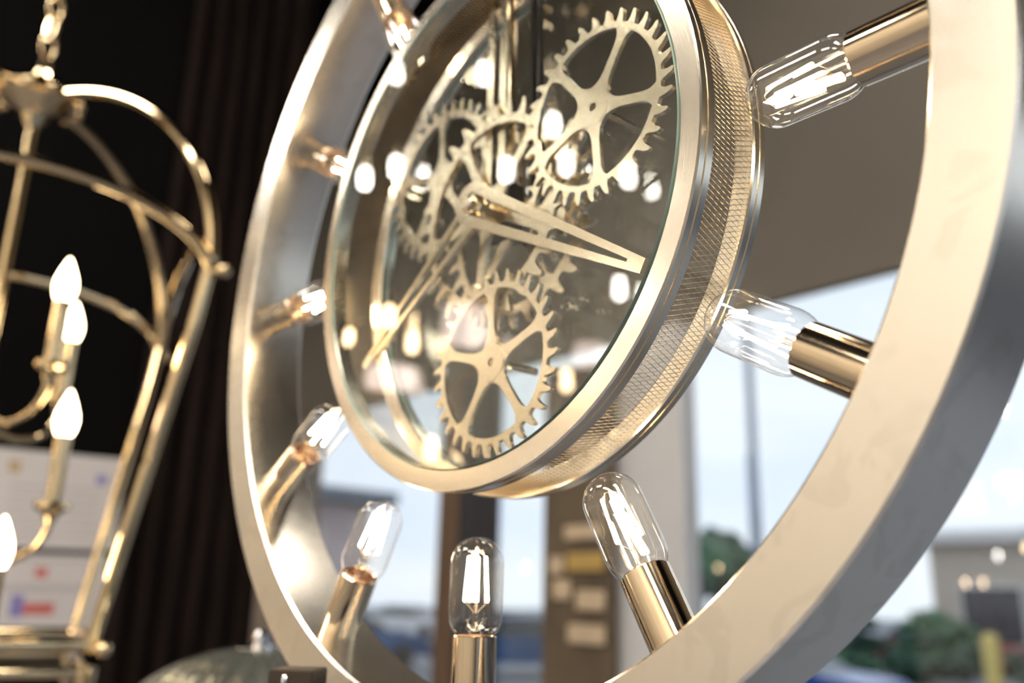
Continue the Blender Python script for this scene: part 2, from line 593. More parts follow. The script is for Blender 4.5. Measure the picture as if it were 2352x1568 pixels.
for k in range(4):
    t = PI / 4 + k * PI / 2
    wire.tube([axis(0.0205 * math.cos(t), 0.0205 * math.sin(t), 0.112), axis(0.010 * math.cos(t), 0.010 * math.sin(t), 0.122), axis(0.003 * math.cos(t), 0.003 * math.sin(t), 0.13)], 0.00016, 5)
    wire.tube([axis(0.0150 * math.cos(t), 0.0150 * math.sin(t), 0.034), axis(0.004 * math.cos(t), 0.004 * math.sin(t), 0.026), axis(0, 0, 0.028)], 0.00016, 5)
wire.tube([axis(0, 0, 0.028), axis(0, 0, 0.118)], 0.0002, 5)
wire_me = wire.mesh('support_wire', WIRE, 40)
for deg in (-90, -60, -30, 0, 30, 60, 120, 150, 180, 210, 240):
    a = math.radians(deg)
    th = math.atan2(-math.cos(a), -math.sin(a))
    tw = random.uniform(0, 1)
    s_ = link('socket', sock_me, root, rot=(0, th, 0))
    link('bulb_collar', thr_me, s_)
    bu = link('bulb', bulb_me, root, rot=(0, th, 0))
    link('glass_stem', stem_me, bu)
    link('support_wire', wire_me, bu)
    for f_ in fil:
        link('filament', f_, bu)

# the clock drum: two bezels, glass, wire mesh band
RD, RDI = 0.5594, 0.5175
zf, z0, z1, zr = -0.0252, -0.0614, -0.1608, -0.194
c_ = 0.003
zm = (zf + z0) / 2 + 0.001
prof = [(RDI, zf - c_), (RDI + c_, zf), (RD - c_, zf), (RD, zf - c_), (RD, zm + .002), (RD - .004, zm + .001), (RD - .004, zm - .001), (RD, zm - .002),
        (RD, z0 + c_), (RD - c_, z0), (RDI, z0)]
MB().lathe(prof, 200, FD, closed=True).build('front_bezel', BEZEL, root, 28)
zm = (z1 + zr) / 2
prof = [(0.520, z1 - c_), (0.520 + c_, z1), (RD - c_, z1), (RD, z1 - c_), (RD, zm + .002), (RD - .004, zm + .001), (RD - .004, zm - .001), (RD, zm - .002),
        (RD, zr + c_), (RD - c_, zr), (0.520, zr)]
MB().lathe(prof, 200, FD, closed=True).build('rear_bezel', BEZEL, root, 28)
gr = RDI + 0.0005
g = MB()
zg0, zg1 = zf + 0.0045, zf - 0.004
n = 160
ring0 = [FD(gr * math.cos(2 * PI * k / n), gr * math.sin(2 * PI * k / n), zg0) for k in range(n)]
ring1 = [FD(gr * math.cos(2 * PI * k / n), gr * math.sin(2 * PI * k / n), zg1) for k in range(n)]
g.add(ring0 + ring1, [tuple(range(n)), tuple(reversed(range(n, 2 * n)))], 0)
g.add(ring0 + ring1, [(k, (k + 1) % n, n + (k + 1) % n, n + k) for k in range(n)], 1)
g.build('clock_glass', [CLOCKGLASS, EDGEGLASS], root, 30)
# wire mesh: two crossing families of fine wires
wm_ = MB()
NW, STEP, TURN = 400, 12, 8 * 0.5
for fam in (1, -1):
    rr_ = 0.5525 + 0.0009 * fam
    for k in range(NW):
        pts = []
        for j in range(STEP + 1):
            t = 2 * PI * (k + fam * TURN * j / STEP) / NW
            h = z0 + 0.002 + (z1 - z0 - 0.004) * j / STEP
            pts.append(FD(rr_ * math.cos(t), rr_ * math.sin(t), h))
        wm_.tube(pts, 0.00021, 3, up=Vector((0, 1, 0)))
wo_ = wm_.build('wire_mesh_band', WIRE, root, 60)
wo_['kind'] = 'stuff'


# gears
def gear(R, root_r, rin, nteeth, spokes, phase, hub, sw, z, cx, cy, th=0.009, tphase=0.0, hole=0.008):
    m = MB()
    prof = ((0.0, 0), (0.14, 0.0), (0.22, 0.06), (0.29, 0.30), (0.34, 0.62), (0.40, 0.90), (0.47, 1.0), (0.55, 1.0), (0.62, 0.88), (0.67, 0.60), (0.72, 0.30), (0.79, 0.06), (0.87, 0))
    outer, inner = [], []
    for k in range(nteeth):
        for u, hgt in prof:
            skew = 0.16 * hgt * hgt
            t = 2 * PI * (k + u + skew) / nteeth + tphase
            r = root_r + (R - root_r) * hgt
            outer.append((r * math.cos(t), r * math.sin(t)))
            t2 = 2 * PI * (k + u) / nteeth + tphase
            inner.append((rin * math.cos(t2), rin * math.sin(t2)))
    n = len(outer)
    zt, zb = z + th / 2, z - th / 2
    vs = [FD(cx + x, cy + y, zt) for x, y in outer] + [FD(cx + x, cy + y, zt) for x, y in inner] + \
         [FD(cx + x, cy + y, zb) for x, y in outer] + [FD(cx + x, cy + y, zb) for x, y in inner]
    fs = []
    for i in range(n):
        j = (i + 1) % n
        fs += [(i, j, n + j, n + i), (2 * n + i, 3 * n + i, 3 * n + j, 2 * n + j), (i, 2 * n + i, 2 * n + j, j), (n + i, n + j, 3 * n + j, 3 * n + i)]
    m.add(vs, fs)
    zt2, zb2 = zt - 0.0004, zb + 0.0004
    for k in range(spokes):
        a = math.radians(phase) + 2 * PI * k / spokes
        ca, sa = math.cos(a), math.sin(a)
        L, Rr = [], []
        for i in range(19):
            r = hub * 0.6 + (rin * 1.02 - hub * 0.6) * i / 18
            hw = sw + 0.020 * math.exp(-max(0, r - hub * 0.8) / 0.011) * (hub / 0.034) + 0.016 * math.exp(-max(0, rin - r) / 0.008)
            L.append((r * ca - hw * sa, r * sa + hw * ca))
            Rr.append((r * ca + hw * sa, r * sa - hw * ca))
        nn = len(L)
        vs = []
        for zz in (zt2, zb2):
            vs += [FD(cx + x, cy + y, zz) for x, y in L] + [FD(cx + x, cy + y, zz) for x, y in Rr]
        fs = []
        for i in range(nn - 1):
            fs += [(i, i + 1, nn + i + 1, nn + i), (2 * nn + i, 3 * nn + i, 3 * nn + i + 1, 2 * nn + i + 1),
                   (i, 2 * nn + i, 2 * nn + i + 1, i + 1), (nn + i, nn + i + 1, 3 * nn + i + 1, 3 * nn + i)]
        m.add(vs, fs)
    m.lathe([(hole, zb), (hole, zt + 0.0002), (hub, zt + 0.0002), (hub, zb)], 40, lambda a, c, h: FD(cx + a, cy + c, h), closed=True)
    return m.build('gear', GEAR, root, 30)


g1 = gear(0.178, 0.153, 0.142, 32, 5, -86, 0.036, 0.0085, -0.055, 0.313, 0.085, tphase=0.05)
g2 = gear(0.178, 0.153, 0.142, 32, 5, 92, 0.036, 0.0085, -0.065, 0.037, -0.321, tphase=0.02)
g3 = gear(0.235, 0.200, 0.183, 29, 5, -99, 0.045, 0.0105, -0.080, 0.0, 0.0, tphase=0.1)
g4 = gear(0.230, 0.197, 0.180, 29, 5, -60, 0.045, 0.0105, -0.155, 0.0, 0.0, tphase=0.0)
g5 = gear(0.192, 0.164, 0.148, 32, 5, -125, 0.04, 0.009, -0.128, -0.232, 0.165, tphase=0.08)
g6 = gear(0.085, 0.066, 0.054, 16, 4, 20, 0.02, 0.007, -0.105, 0.165, -0.02, tphase=0.0)
g1['label'] = 'five-spoked brass gear wheel against the right bezel'
g2['label'] = 'five-spoked brass gear wheel at the foot of the clock'
g3['label'] = 'largest brass gear wheel behind the clock hands'

# clear rear glass that carries the gear arbors
rg = MB()
r0 = [FD(0.519 * math.cos(2 * PI * k / n), 0.519 * math.sin(2 * PI * k / n), -0.174) for k in range(n)]
r1 = [FD(0.519 * math.cos(2 * PI * k / n), 0.519 * math.sin(2 * PI * k / n), -0.182) for k in range(n)]
rg.add(r0 + r1, [tuple(range(n)), tuple(reversed(range(n, 2 * n)))], 0)
rg.add(r0 + r1, [(k, (k + 1) % n, n + (k + 1) % n, n + k) for k in range(n)], 1)
rg.build('rear_glass', [CLOCKGLASS, EDGEGLASS], root, 30)
for x, y, z in ((0.313, 0.085, -0.06), (0.037, -0.321, -0.07), (-0.232, 0.165, -0.13), (0.165, -0.02, -0.11)):
    m = MB().lathe([(0, z + 0.008), (0.006, z + 0.008), (0.007, z + 0.006), (0.007, -0.1745), (0, -0.1745)], 16, lambda a, c, h: FD(x + a, y + c, h))
    m.build('arbor', SOCKET, root)
# vertical support bars from the drum's top down to the movement; the dark pair imitates a reflection
for x0, x1, za, zb, ya, mt in ((-0.030, -0.010, -0.098, -0.090, 0.55, HAND), (0.010, 0.030, -0.098, -0.090, 0.55, HAND), (-0.012, 0.012, -0.135, -0.125, 0.55, SOCKET), (0.05, 0.058, -0.15, -0.14, 0.55, DARKBOX), (0.07, 0.078, -0.15, -0.14, 0.55, DARKBOX)):
    MB().prism([(x0, 0.03), (x1, 0.03), (x1, ya), (x0, ya)], za, zb, FD).build('support_bar', mt, root, 0)
# movement box, hub and hands
MB().prism([(-0.05, -0.05), (0.05, -0.05), (0.05, 0.05), (-0.05, 0.05)], -0.125, -0.088, FD).build('clock_movement', DARKBOX, root, 0)
MB().lathe([(0, -0.020), (0.011, -0.020), (0.014, -0.023), (0.014, -0.030), (0.020, -0.031), (0.020, -0.044), (0.012, -0.045), (0.012, -0.09), (0, -0.09)], 32, lambda a, c, h: FD(a, c, h)).build('hand_hub', HAND, root, 35)


def hand(L, base, tip, bar, ang, z, th, name):
    """an open frame hand: two bars that meet in a block at the tip"""
    a = math.radians(ang)
    ca, sa = math.cos(a), math.sin(a)

    def T(poly):
        return [(x * ca - y * sa, x * sa + y * ca) for x, y in poly]
    m = MB()
    r0 = -0.035
    st = L - 0.035
    wt_ = tip + (base - tip) * (L - st) / L
    for s in (1, -1):
        poly = [(0.0, s * base), (st, s * wt_), (st, s * max(0.002, wt_ - bar * 0.55)), (0.0, s * (base - bar))]
        if s < 0:
            poly.reverse()
        m.prism(T(poly), z - th / 2, z + th / 2, FD)
    m.prism(T([(st - 0.001, -wt_), (L, -tip), (L, tip), (st - 0.001, wt_)]), z - th / 2, z + th / 2, FD)
    k = [(base * math.cos(t), base * math.sin(t)) for t in [PI / 2 + PI * i / 14 for i in range(15)]]
    ki = [((base - bar) * math.cos(t), (base - bar) * math.sin(t)) for t in [PI / 2 + PI * i / 14 for i in range(15)]]
    for i in range(14):
        m.prism(T([k[i], k[i + 1], ki[i + 1], ki[i]]), z - th / 2, z + th / 2, FD)
    m.prism(T([(-base + 0.001, -0.008), (base * 0.9, -0.008), (base * 0.9, 0.008), (-base + 0.001, 0.008)]), z - th / 2 + 0.0003, z + th / 2 - 0.0003, FD)
    m.prism(T([(-0.006, -base + 0.004), (0.006, -base + 0.004), (0.006, base - 0.004), (-0.006, base - 0.004)]), z - th / 2 + 0.0005, z + th / 2 - 0.0005, FD)
    return m.build(name, HAND, root, 0)


mh = hand(0.500, 0.044, 0.0125, 0.022, -29.7, -0.0345, 0.011, 'clock_hand')
hh = hand(0.462, 0.036, 0.010, 0.016, 214.2, -0.0475, 0.010, 'clock_hand')
mh['label'] = 'open frame clock hand pointing right, past the gears'
hh['label'] = 'open frame clock hand pointing down to the left'

# ------------------------------------------------------------------ the gold lantern at the left
LC = Vector((-0.978, -0.069, 0.0))
LH, LK, LB = 0.492, 0.174, -0.298
lan = thing('lantern_chandelier', 'tapered polished gold cage lantern with candle bulbs, left of the ring chandelier', 'chandelier', (LC.x, LC.y, 0))
RK, RB = 0.346, 0.244
ang = [math.radians(32 + 90 * k) for k in range(4)]


def pol(r, a, z):
    return Vector((r * math.cos(a), r * math.sin(a), z))


for k, a in enumerate(ang):
    pts = []
    for i in range(25):
        t = PI / 2 * i / 24
        pts.append(pol(0.045 + (RK - 0.045) * math.cos(t), a, LK + (LH - 0.01 - LK) * math.sin(t)))
    MB().tube(pts, 0.0082, 12).build('hub_arch', GOLD, lan, 30)
    a2 = ang[(k + 1) % 4]
    A, B = pol(RK, a, LK), pol(RK, a2, LK)
    pts = []
    for i in range(29):
        t = PI * i / 28
        u = (1 - math.cos(t)) / 2
        p = A.lerp(B, u)
        p.z = LK - 0.005 + 0.105 * math.sin(t)
        pts.append(p)
    MB().tube(pts, 0.0082, 12).build('side_arch', GOLD, lan, 30)
    MB().tube([pol(RK, a, LK + 0.02), pol(RK * 0.86 + RB * 0.14, a, LK - 0.07), pol(RB, a, LB)], 0.0085, 12).build('post', GOLD, lan, 30)
    A, B = pol(RB, a, LB), pol(RB, a2, LB)
    for dz, off in ((0.004, 0.0), (-0.026, 0.004)):
        MB().tube([A + Vector((0, 0, dz)), B + Vector((0, 0, dz))], 0.0078, 12).build('bottom_rail', GOLD, lan, 30)
    for r, z in ((RK, LK), (RB, LB)):
        m = MB()
        m.blob(pol(r + 0.020, a, z), 0.010, 0.010, 0.010, 2)
        m.tube([pol(r - 0.004, a, z), pol(r + 0.014, a, z)], 0.006, 10)
        m.build('corner_knob', GOLD, lan, 60)
    MB().lathe([(0, LB - 0.075), (0.008, LB - 0.070), (0.010, LB - 0.06), (0.006, LB - 0.05), (0.012, LB - 0.035), (0.012, LB - 0.02), (0, LB - 0.02)], 16,
               lambda x, y, h, a=a: (RB * math.cos(a) + x, RB * math.sin(a) + y, h)).build('foot_finial', GOLD, lan, 50)
MB().lathe([(0, LH + 0.035), (0.012, LH + 0.035), (0.016, LH + 0.022), (0.040, LH + 0.012), (0.055, LH - 0.004), (0.055, LH - 0.016), (0.035, LH - 0.03), (0.018, LH - 0.04), (0.010, LH - 0.06), (0, LH - 0.06)], 12).build('top_hub', GOLD, lan, 15)
for k in range(12):
    a = 2 * PI * k / 12 + 0.1
    MB().blob(pol(0.058, a, LH - 0.012), 0.0085, 0.0085, 0.0085, 2).build('hub_bead', GOLD, lan, 60)
MB().lathe([(0, LH - 0.05), (0.0075, LH - 0.05), (0.0075, LB + 0.03), (0, LB + 0.03)], 16).build('centre_stem', GOLD, lan, 40)
# chain to the ceiling
lk = MB()
pts = []
for i in range(20):
    t = 2 * PI * i / 20
    pts.append((0.0115 * math.cos(t), 0, 0.021 * math.sin(t) * (1.0 if abs(math.sin(t)) < 0.9 else 1.03)))
lk_me = lk.tube(pts, 0.0031, 6, closed=True).mesh('chain_link', GOLD, 60)
z = LH + 0.048
i = 0
while z < CZ - 0.02:
    link('chain_link', lk_me, lan, loc=(0, 0, z), rot=(0, 0, (i % 2) * PI / 2 + 0.4))
    z += 0.0345
    i += 1
MB().lathe([(0, CZ), (0.06, CZ), (0.06, CZ - 0.01), (0.01, CZ - 0.03), (0, CZ - 0.03)], 32).build('ceiling_canopy', GOLD, lan)
# candles
cand = [(27, 0.125, 0.172), (117, 0.130, 0.162), (207, 0.125, 0.168), (297, 0.125, 0.168),
        (37, 0.142, -0.010), (217, 0.142, -0.010), (12, 0.14, -0.182), (192, 0.14, -0.182)]
bprof = [(0.001, 0.036), (0.004, 0.030), (0.009, 0.018), (0.0135, 0.004), (0.0145, -0.006), (0.0125, -0.018), (0.009, -0.026)]
cb_me = MB().lathe(bprof, 20).mesh('candle_bulb', CANDLE, 60)
sl_me = MB().lathe([(0.0, -0.026), (0.0105, -0.026), (0.0105, -0.115), (0.018, -0.118), (0.021, -0.113), (0.022, -0.120), (0.010, -0.128), (0.006, -0.14), (0, -0.14)], 20).mesh('candle_sleeve', GOLD, 40)
for dg, r, z in cand:
    a = math.radians(dg)
    arm = MB()
    zb = z - 0.135
    pts = []
    for i in range(17):
        t = PI * i / 16
        pts.append(pol(r / 2 + r / 2 * math.cos(t), a, zb - 0.055 * math.sin(t)))
    arm.tube(pts, 0.005, 8)
    ao = arm.build('candle_arm', GOLD, lan, 60)
    c1 = link('candle_sleeve', sl_me, lan, loc=pol(r, a, z))
    link('candle_bulb', cb_me, c1)

# ------------------------------------------------------------------ drape and papers on the partition
dr = MB()
nz, ny = 14, 90
vs, fs = [], []
for i in range(ny + 1):
    y = 0.50 + (0.90 - 0.50) * i / ny
    for j in range(nz + 1):
        zz = FZ + 0.02 + (CZ - FZ - 0.04) * j / nz
        x = -2.075 + 0.018 * math.sin(i / ny * 2 * PI * 6 + 0.25 * math.sin(j * 0.7)) + 0.008 * math.sin(i * 0.9 + j)
        vs.append((x, y, zz))
for i in range(ny):
    for j in range(nz):
        p = i * (nz + 1) + j
        fs.append((p, p + 1, p + nz + 2, p + nz + 1))
dr.add(vs, fs)
d_o = dr.build('drape', CURTAIN, None, 80)
sm = d_o.modifiers.new('thickness', 'SOLIDIFY')
sm.thickness = 0.006
tag(d_o, 'dark brown floor-length drape at the end of the black partition', 'drape')
MB().tube([(-2.075, 0.42, CZ - 0.03), (-2.075, 0.96, CZ - 0.03)], 0.012, 10).build('drape_rod', IRON, d_o, 50)


def paper(lab, y0, y1, z0, z1, marks, tilt=0.0):
    t = thing('certificate', lab, 'certificate', (-2.0995, (y0 + y1) / 2, (z0 + z1) / 2), 0, 'papers pinned on the black partition')
    t.rotation_euler = (tilt, 0, 0)
    w, h = (y1 - y0) / 2, (z1 - z0) / 2
    MB().box(0.0, 0.003, -w, w, -h, h).build('sheet', PAPER, t, 0)
    for nm, mt, a0, a1, b0, b1 in marks:
        MB().box(0.003, 0.0036, -w + a0 * 2 * w, -w + a1 * 2 * w, -h + b0 * 2 * h, -h + b1 * 2 * h).build(nm, mt, t, 0)


paper('upper white certificate with a gold seal on the black partition', 0.165, 0.495, -0.135, 0.105,
      [('seal', INKGOLD, 0.15, 0.23, 0.76, 0.88), ('seal', INKBLUE, 0.79, 0.87, 0.70, 0.80)] +
      [('text_line', INKGREY, 0.18, 0.82, 0.12 + 0.1 * k, 0.135 + 0.1 * k) for k in range(6)], 0.02)
paper('lower white certificate with a red and blue print on the black partition', 0.165, 0.485, -0.385, -0.150,
      [('print_mark', INKRED, 0.47, 0.56, 0.76, 0.86), ('print_mark', INKBLUE, 0.33, 0.42, 0.36, 0.58), ('print_mark', INKRED, 0.42, 0.64, 0.38, 0.50)] +
      [('text_line', INKGREY, 0.15, 0.85, z, z + 0.02) for z in (0.15, 0.22, 0.62, 0.66, 0.93)], 0.02)

# ------------------------------------------------------------------ ribbed dome lamp and bronze post at the bottom
dm = thing('dome_pendant', 'ribbed smoky glass dome lamp with a small bright knob, below the ring chandelier', 'lamp', (-0.538, 0.166, -0.272))
R0 = 0.150
nr = 26
vs, fs = [], []
sg, st_ = nr * 8, 16
for k in range(sg):
    t = 2 * PI * k / sg
    rib = 1 + 0.03 * abs(math.sin(t * nr / 2))
    for j in range(st_ + 1):
        q = (PI / 2) * (0.09 + 0.91 * j / st_)
        r = R0 * math.sin(q) * rib
        vs.append((r * math.cos(t), r * math.sin(t), -R0 * 0.72 * (1 - math.cos(q)) - 0.012))
for k in range(sg):
    k2 = (k + 1) % sg
    for j in range(st_):
        fs.append((k * (st_ + 1) + j, k * (st_ + 1) + j + 1, k2 * (st_ + 1) + j + 1, k2 * (st_ + 1) + j))
s_o = MB().add(vs, fs).build('dome_shade', DOMEGLASS, dm, 70)
MB().lathe([(0, 0.004), (0.007, 0.004), (0.010, 0), (0.010, -0.010), (0.026, -0.013), (0.026, -0.018), (0, -0.018)], 24).build('top_knob', CHROME, dm, 35)
MB().lathe([(0, -0.018), (0.012, -0.018), (0.012, -1.68), (0.12, -1.70), (0.13, FZ + 0.272), (0, FZ + 0.272)], 32).build('lamp_stand', IRON, dm, 35)
bp2 = thing('bronze_post', 'dark bronze square post with a pale screw in front of the ring', 'post', (-0.0985, -0.028, -0.2700), math.radians(42))
MB().box(-0.0135, 0.0135, -0.0135, 0.0135, -0.30, 0, b=0.001).box(-0.011, 0.011, -0.011, 0.011, FZ + 0.285, -0.30).build('post_shaft', IRON, bp2, 0)
MB().box(-0.09, 0.09, -0.09, 0.09, FZ + 0.272, FZ + 0.287, b=0.003).build('post_base', IRON, bp2, 0)
MB().blob((-0.003, -0.0142, -0.006), 0.0022, 0.002, 0.004, 2).build('screw', CHROME, bp2, 60)

# ------------------------------------------------------------------ display board before the window
bd = thing('display_board', 'brown display board with rows of pale tan plaques before the window', 'display board', (-1.969, YW - 0.085, FZ))
MB().box(-0.183, 0.178, -0.015, 0.015, 0, 2.66, b=0.004).build('board', BOARD, bd, 0)
for x0, x1, z0_, z1_, mt in ((-0.05, 0.13, 0.115, 0.165, PLAQUE), (-0.04, 0.15, 0.0, 0.065, PLAQUEY), (-0.13, -0.06, -0.01, 0.055, PLAQUE), (-0.11, -0.02, -0.10, -0.03, PLAQUE), (0.01, 0.15, -0.135, -0.065, PLAQUE), (-0.03, 0.15, -0.25, -0.185, PLAQUE), (-0.03, 0.15, 0.42, 0.49, PLAQUE)):
    zz = -FZ - 0.125
    MB().box(x0, x1, -0.032, -0.02, zz + z0_, zz + z1_, b=0.004).build('plaque', mt, bd, 0)

# ------------------------------------------------------------------ pendant bulbs hanging in the room (seen mirrored in glass)
cap_p = []
for k in range(9):
    t = PI / 2 * k / 8
    cap_p.append((0.0150 * math.sin(t), -0.027 - 0.0150 * math.cos(t)))
cap_p += [(0.0125, 0.012), (0.008, 0.022)]
pb_me = {False: MB().lathe(cap_p, 20).mesh('pendant_bulb', COOLBULB, 60), True: MB().lathe(cap_p, 20).mesh('pendant_bulb', WARMBULB, 60)}
ps_me = MB().lathe([(0, 0.060), (0.006, 0.060), (0.013, 0.052), (0.013, 0.018), (0, 0.018)], 20).mesh('lamp_holder', SOCKET, 40)
pend = [(-1.59, -0.94, 1.25, 0), (-1.36, -1.09, 1.20, 0), (-1.63, -0.98, 0.97, 0), (-1.72, -0.93, 0.95, 0), (-1.35, -1.17, 0.92, 0), (-1.22, -1.23, 1.03, 0),
        (-1.21, -1.27, 0.92, 0), (-1.08, -1.38, 0.87, 0), (-1.15, -1.41, 0.57, 0), (-1.84, -0.97, 0.50, 1), (-1.66, -1.08, 0.46, 1), (-1.71, -1.03, 0.54, 1), (-1.31, -1.36, 0.33, 1),
        (-1.66, -1.16, 0.16, 1),
        (-3.03, -2.5, -0.20, 1), (-3.10, -2.6, -0.39, 1), (-3.18, -2.5, -0.32, 1), (-2.59, -2.5, -0.01, 1), (-2.46, -2.5, -0.01, 1), (-2.33, -2.5, 0.19, 0), (-4.99, -2.5, 0.91, 0), (-4.87, -2.5, 0.12, 1), (-5.74, -0.8, 0.06, 1)]
PL = ['white bulb mirrored at the upper left rim of the clock glass', 'white bulb mirrored beside the upright support bars', 'right-hand of two white bulbs mirrored at the left of the clock glass',
      'left-hand of two white bulbs mirrored at the left of the clock glass', 'white bulb mirrored just above the clock hub', 'highest white bulb mirrored left of the upper gear hub',
      'white bulb mirrored under the spokes of the upper gear', 'white bulb mirrored at the lower right teeth of the upper gear', 'lone white bulb mirrored below the right-pointing hand',
      'warm bulb mirrored lowest left beside the tip of the left hand', 'warm bulb mirrored right of the tip of the left hand', 'warm bulb mirrored on the left-pointing hand', 'warm bulb mirrored right of the lower gear',
      'warm bulb mirrored below the lower gear, at the bezel', 'upper of two warm bulbs mirrored in the window before the far shrubs', 'lower of two warm bulbs mirrored in the window before the far shrubs',
      'warm bulb mirrored in the window close to the ring, left of a pair', 'left warm bulb mirrored in the window on the beige building', 'right warm bulb mirrored in the window on the beige building',
      'white bulb mirrored in the window near the beige roof line', 'white bulb mirrored in the sky beside the grey column', 'warm bulb mirrored in the window on the palm', 'warm bulb mirrored in the pane by the display board']
for (x, y, z, wmb), plab in zip(pend, PL):
    pl = thing('pendant_lamp', plab, 'pendant lamp', (x, y, z), 0, 'pendant bulbs mirrored in the glass')
    link('pendant_bulb', pb_me[bool(wmb)], pl)
    link('lamp_holder', ps_me, pl)
    MB().tube([(0, 0, 0.055), (0, 0, CZ - z)], 0.003, 6).build('cord', CORD, pl, 40)

for k, (x, y, z, r, h) in enumerate(((-1.75, -1.34, 0.57, 0.075, 0.10), (-1.45, -1.60, 0.46, 0.055, 0.06), (-1.98, -1.22, 0.42, 0.085, 0.055))):  # glowing shades added to make pink reflections in the clock glass
    sl = thing('shaded_pendant', ['large blush pink drum shade mirrored in the clock glass above the lower gear', 'small blush pink shade mirrored right of the lower gear', 'wide blush pink shade mirrored at the left edge of the clock glass'][k],
               'pendant lamp', (x, y, z), 0, 'pink shades mirrored in the clock glass')
    MB().lathe([(r, -h / 2), (r * 0.92, h / 2), (r * 0.9, h / 2), (r * 0.98, -h / 2)], 40, closed=True).build('lamp_shade', BLUSHGLOW, sl, 40)
    MB().lathe([(0, h / 2 - 0.004), (0.012, h / 2 - 0.004), (0.012, h / 2 + 0.02), (0, h / 2 + 0.02)], 16).build('cap', SOCKET, sl, 40)
    m = MB()
    for q in range(3):
        m.tube([(0, 0, h / 2), (r * 0.92 * math.cos(q * 2.094), r * 0.92 * math.sin(q * 2.094), h / 2)], 0.002, 6)
    m.build('spider', SOCKET, sl, 40)
    MB().tube([(0, 0, h / 2), (0, 0, CZ - z)], 0.003, 6).build('cord', CORD, sl, 40)

# ------------------------------------------------------------------ outside
GZ = -2.1
struct('ground', MB().box(-140, 120, -80, 160, GZ - 0.3, GZ), ASPHALT)


def house(name, label, x0, x1, y0, y1, h, wallm, roofm, wins, over=0.5):
    t = thing(name, label, 'building', ((x0 + x1) / 2, y0, GZ))
    w = (x1 - x0) / 2
    MB().box(-w, w, 0, y1 - y0, 0, h).build('wall', wallm, t, 0)
    MB().box(-w - over, w + over, -over, y1 - y0 + over, h, h + 0.45, b=0.05).build('roof', roofm, t, 0)
    for a0, a1, b0, b1 in wins:
        f = MB().box(a0 - x0 - w - 0.1, a1 - x0 - w + 0.1, -0.10, -0.0, b0 - 0.1, b1 + 0.1).build('window_frame', FRAMEW, t, 0)
        MB().box(a0 - x0 - w, a1 - x0 - w, -0.14, -0.1, b0, b1).build('pane', WINDARK, f, 0)
    return t


house('far_shop_building', 'long low beige building across the parking area', -13.6, 0.2, 31, 42, 4.0, STUCCO, FRAMEW,
      [(-12.6, -10.8, 0.9, 2.6), (-10.2, -8.4, 0.9, 2.6), (-6.4, -4.0, 0.9, 2.6), (-3.0, -1.0, 0.9, 2.6)])
house('far_brick_building', 'pinkish brick building with slate blue roof beyond the left window', -34.5, -26.6, 15, 16.8, 4.9, STUCCOP, ROOFB,
      [(-33.4, -32.0, 1.0, 2.8), (-31.0, -29.6, 1.0, 2.8), (-28.8, -27.4, 1.0, 2.8)], 0.7)


def foliage(mb, c, rx, ry, rz, n, s):
    for _ in range(n):
        a, e, q = random.uniform(0, 2 * PI), math.asin(random.uniform(-1, 1)), random.uniform(0.3, 1.0) ** 0.5
        p = (c[0] + rx * q * math.cos(e) * math.cos(a), c[1] + ry * q * math.cos(e) * math.sin(a), c[2] + rz * q * math.sin(e))
        k = s * random.uniform(0.6, 1.2)
        mb.blob(p, k, k, k * 0.8, 1, 0.35)


def tree(label, x, y, h, cr, mat, group):
    t = thing('tree', label, 'tree', (x, y, GZ), 0, group)
    MB().tube([(0, 0, 0), (0.08, 0, h * 0.4), (0, 0, h * 0.75)], [0.16, 0.12, 0.07], 10).build('trunk', TRUNK, t, 50)
    m = MB()
    foliage(m, (0, 0, h * 0.72), cr, cr, h * 0.30, 70, cr * 0.30)
    m.build('crown', mat, t, 0)


def shrub(label, x, y, rx, h, mat, group):
    t = thing('shrub', label, 'shrub', (x, y, GZ), 0, group)
    m = MB()
    foliage(m, (0, 0, h * 0.52), rx, 0.6, h * 0.46, 40, h * 0.22)
    m.build('foliage', mat, t, 0)
    MB().tube([(0, 0, 0), (0, 0, h * 0.5)], 0.05, 8).build('stem', TRUNK, t, 40)


def palm(label, x, y, h, L):
    t = thing('palm_tree', label, 'palm tree', (x, y, GZ))
    MB().tube([(0, 0, 0), (0.05, 0, h * 0.5), (0.0, 0, h)], [0.16, 0.13, 0.10], 10).build('trunk', TRUNK, t, 50)
    for k in range(16):
        a = 2 * PI * k / 16 + random.uniform(-.15, .15)
        up_ = random.uniform(0.25, 0.9)
        m = MB()
        vs, fs = [], []
        for i in range(9):
            u = i / 8
            r = L * u
            z = h + L * (up_ * u - 0.95 * u * u)
            wv = 0.26 * math.sin(PI * (0.08 + 0.9 * u))
            for s, dz in ((-1, -0.10), (0, 0.0), (1, -0.10)):
                vs.append((r * math.cos(a) - s * wv * math.sin(a), r * math.sin(a) + s * wv * math.cos(a), z + dz * (1 if s else 0)))
        for i in range(8):
            fs += [(i * 3, i * 3 + 1, i * 3 + 4, i * 3 + 3), (i * 3 + 1, i * 3 + 2, i * 3 + 5, i * 3 + 4)]
        m.add(vs, fs)
        m.build('frond', LEAF, t, 40)


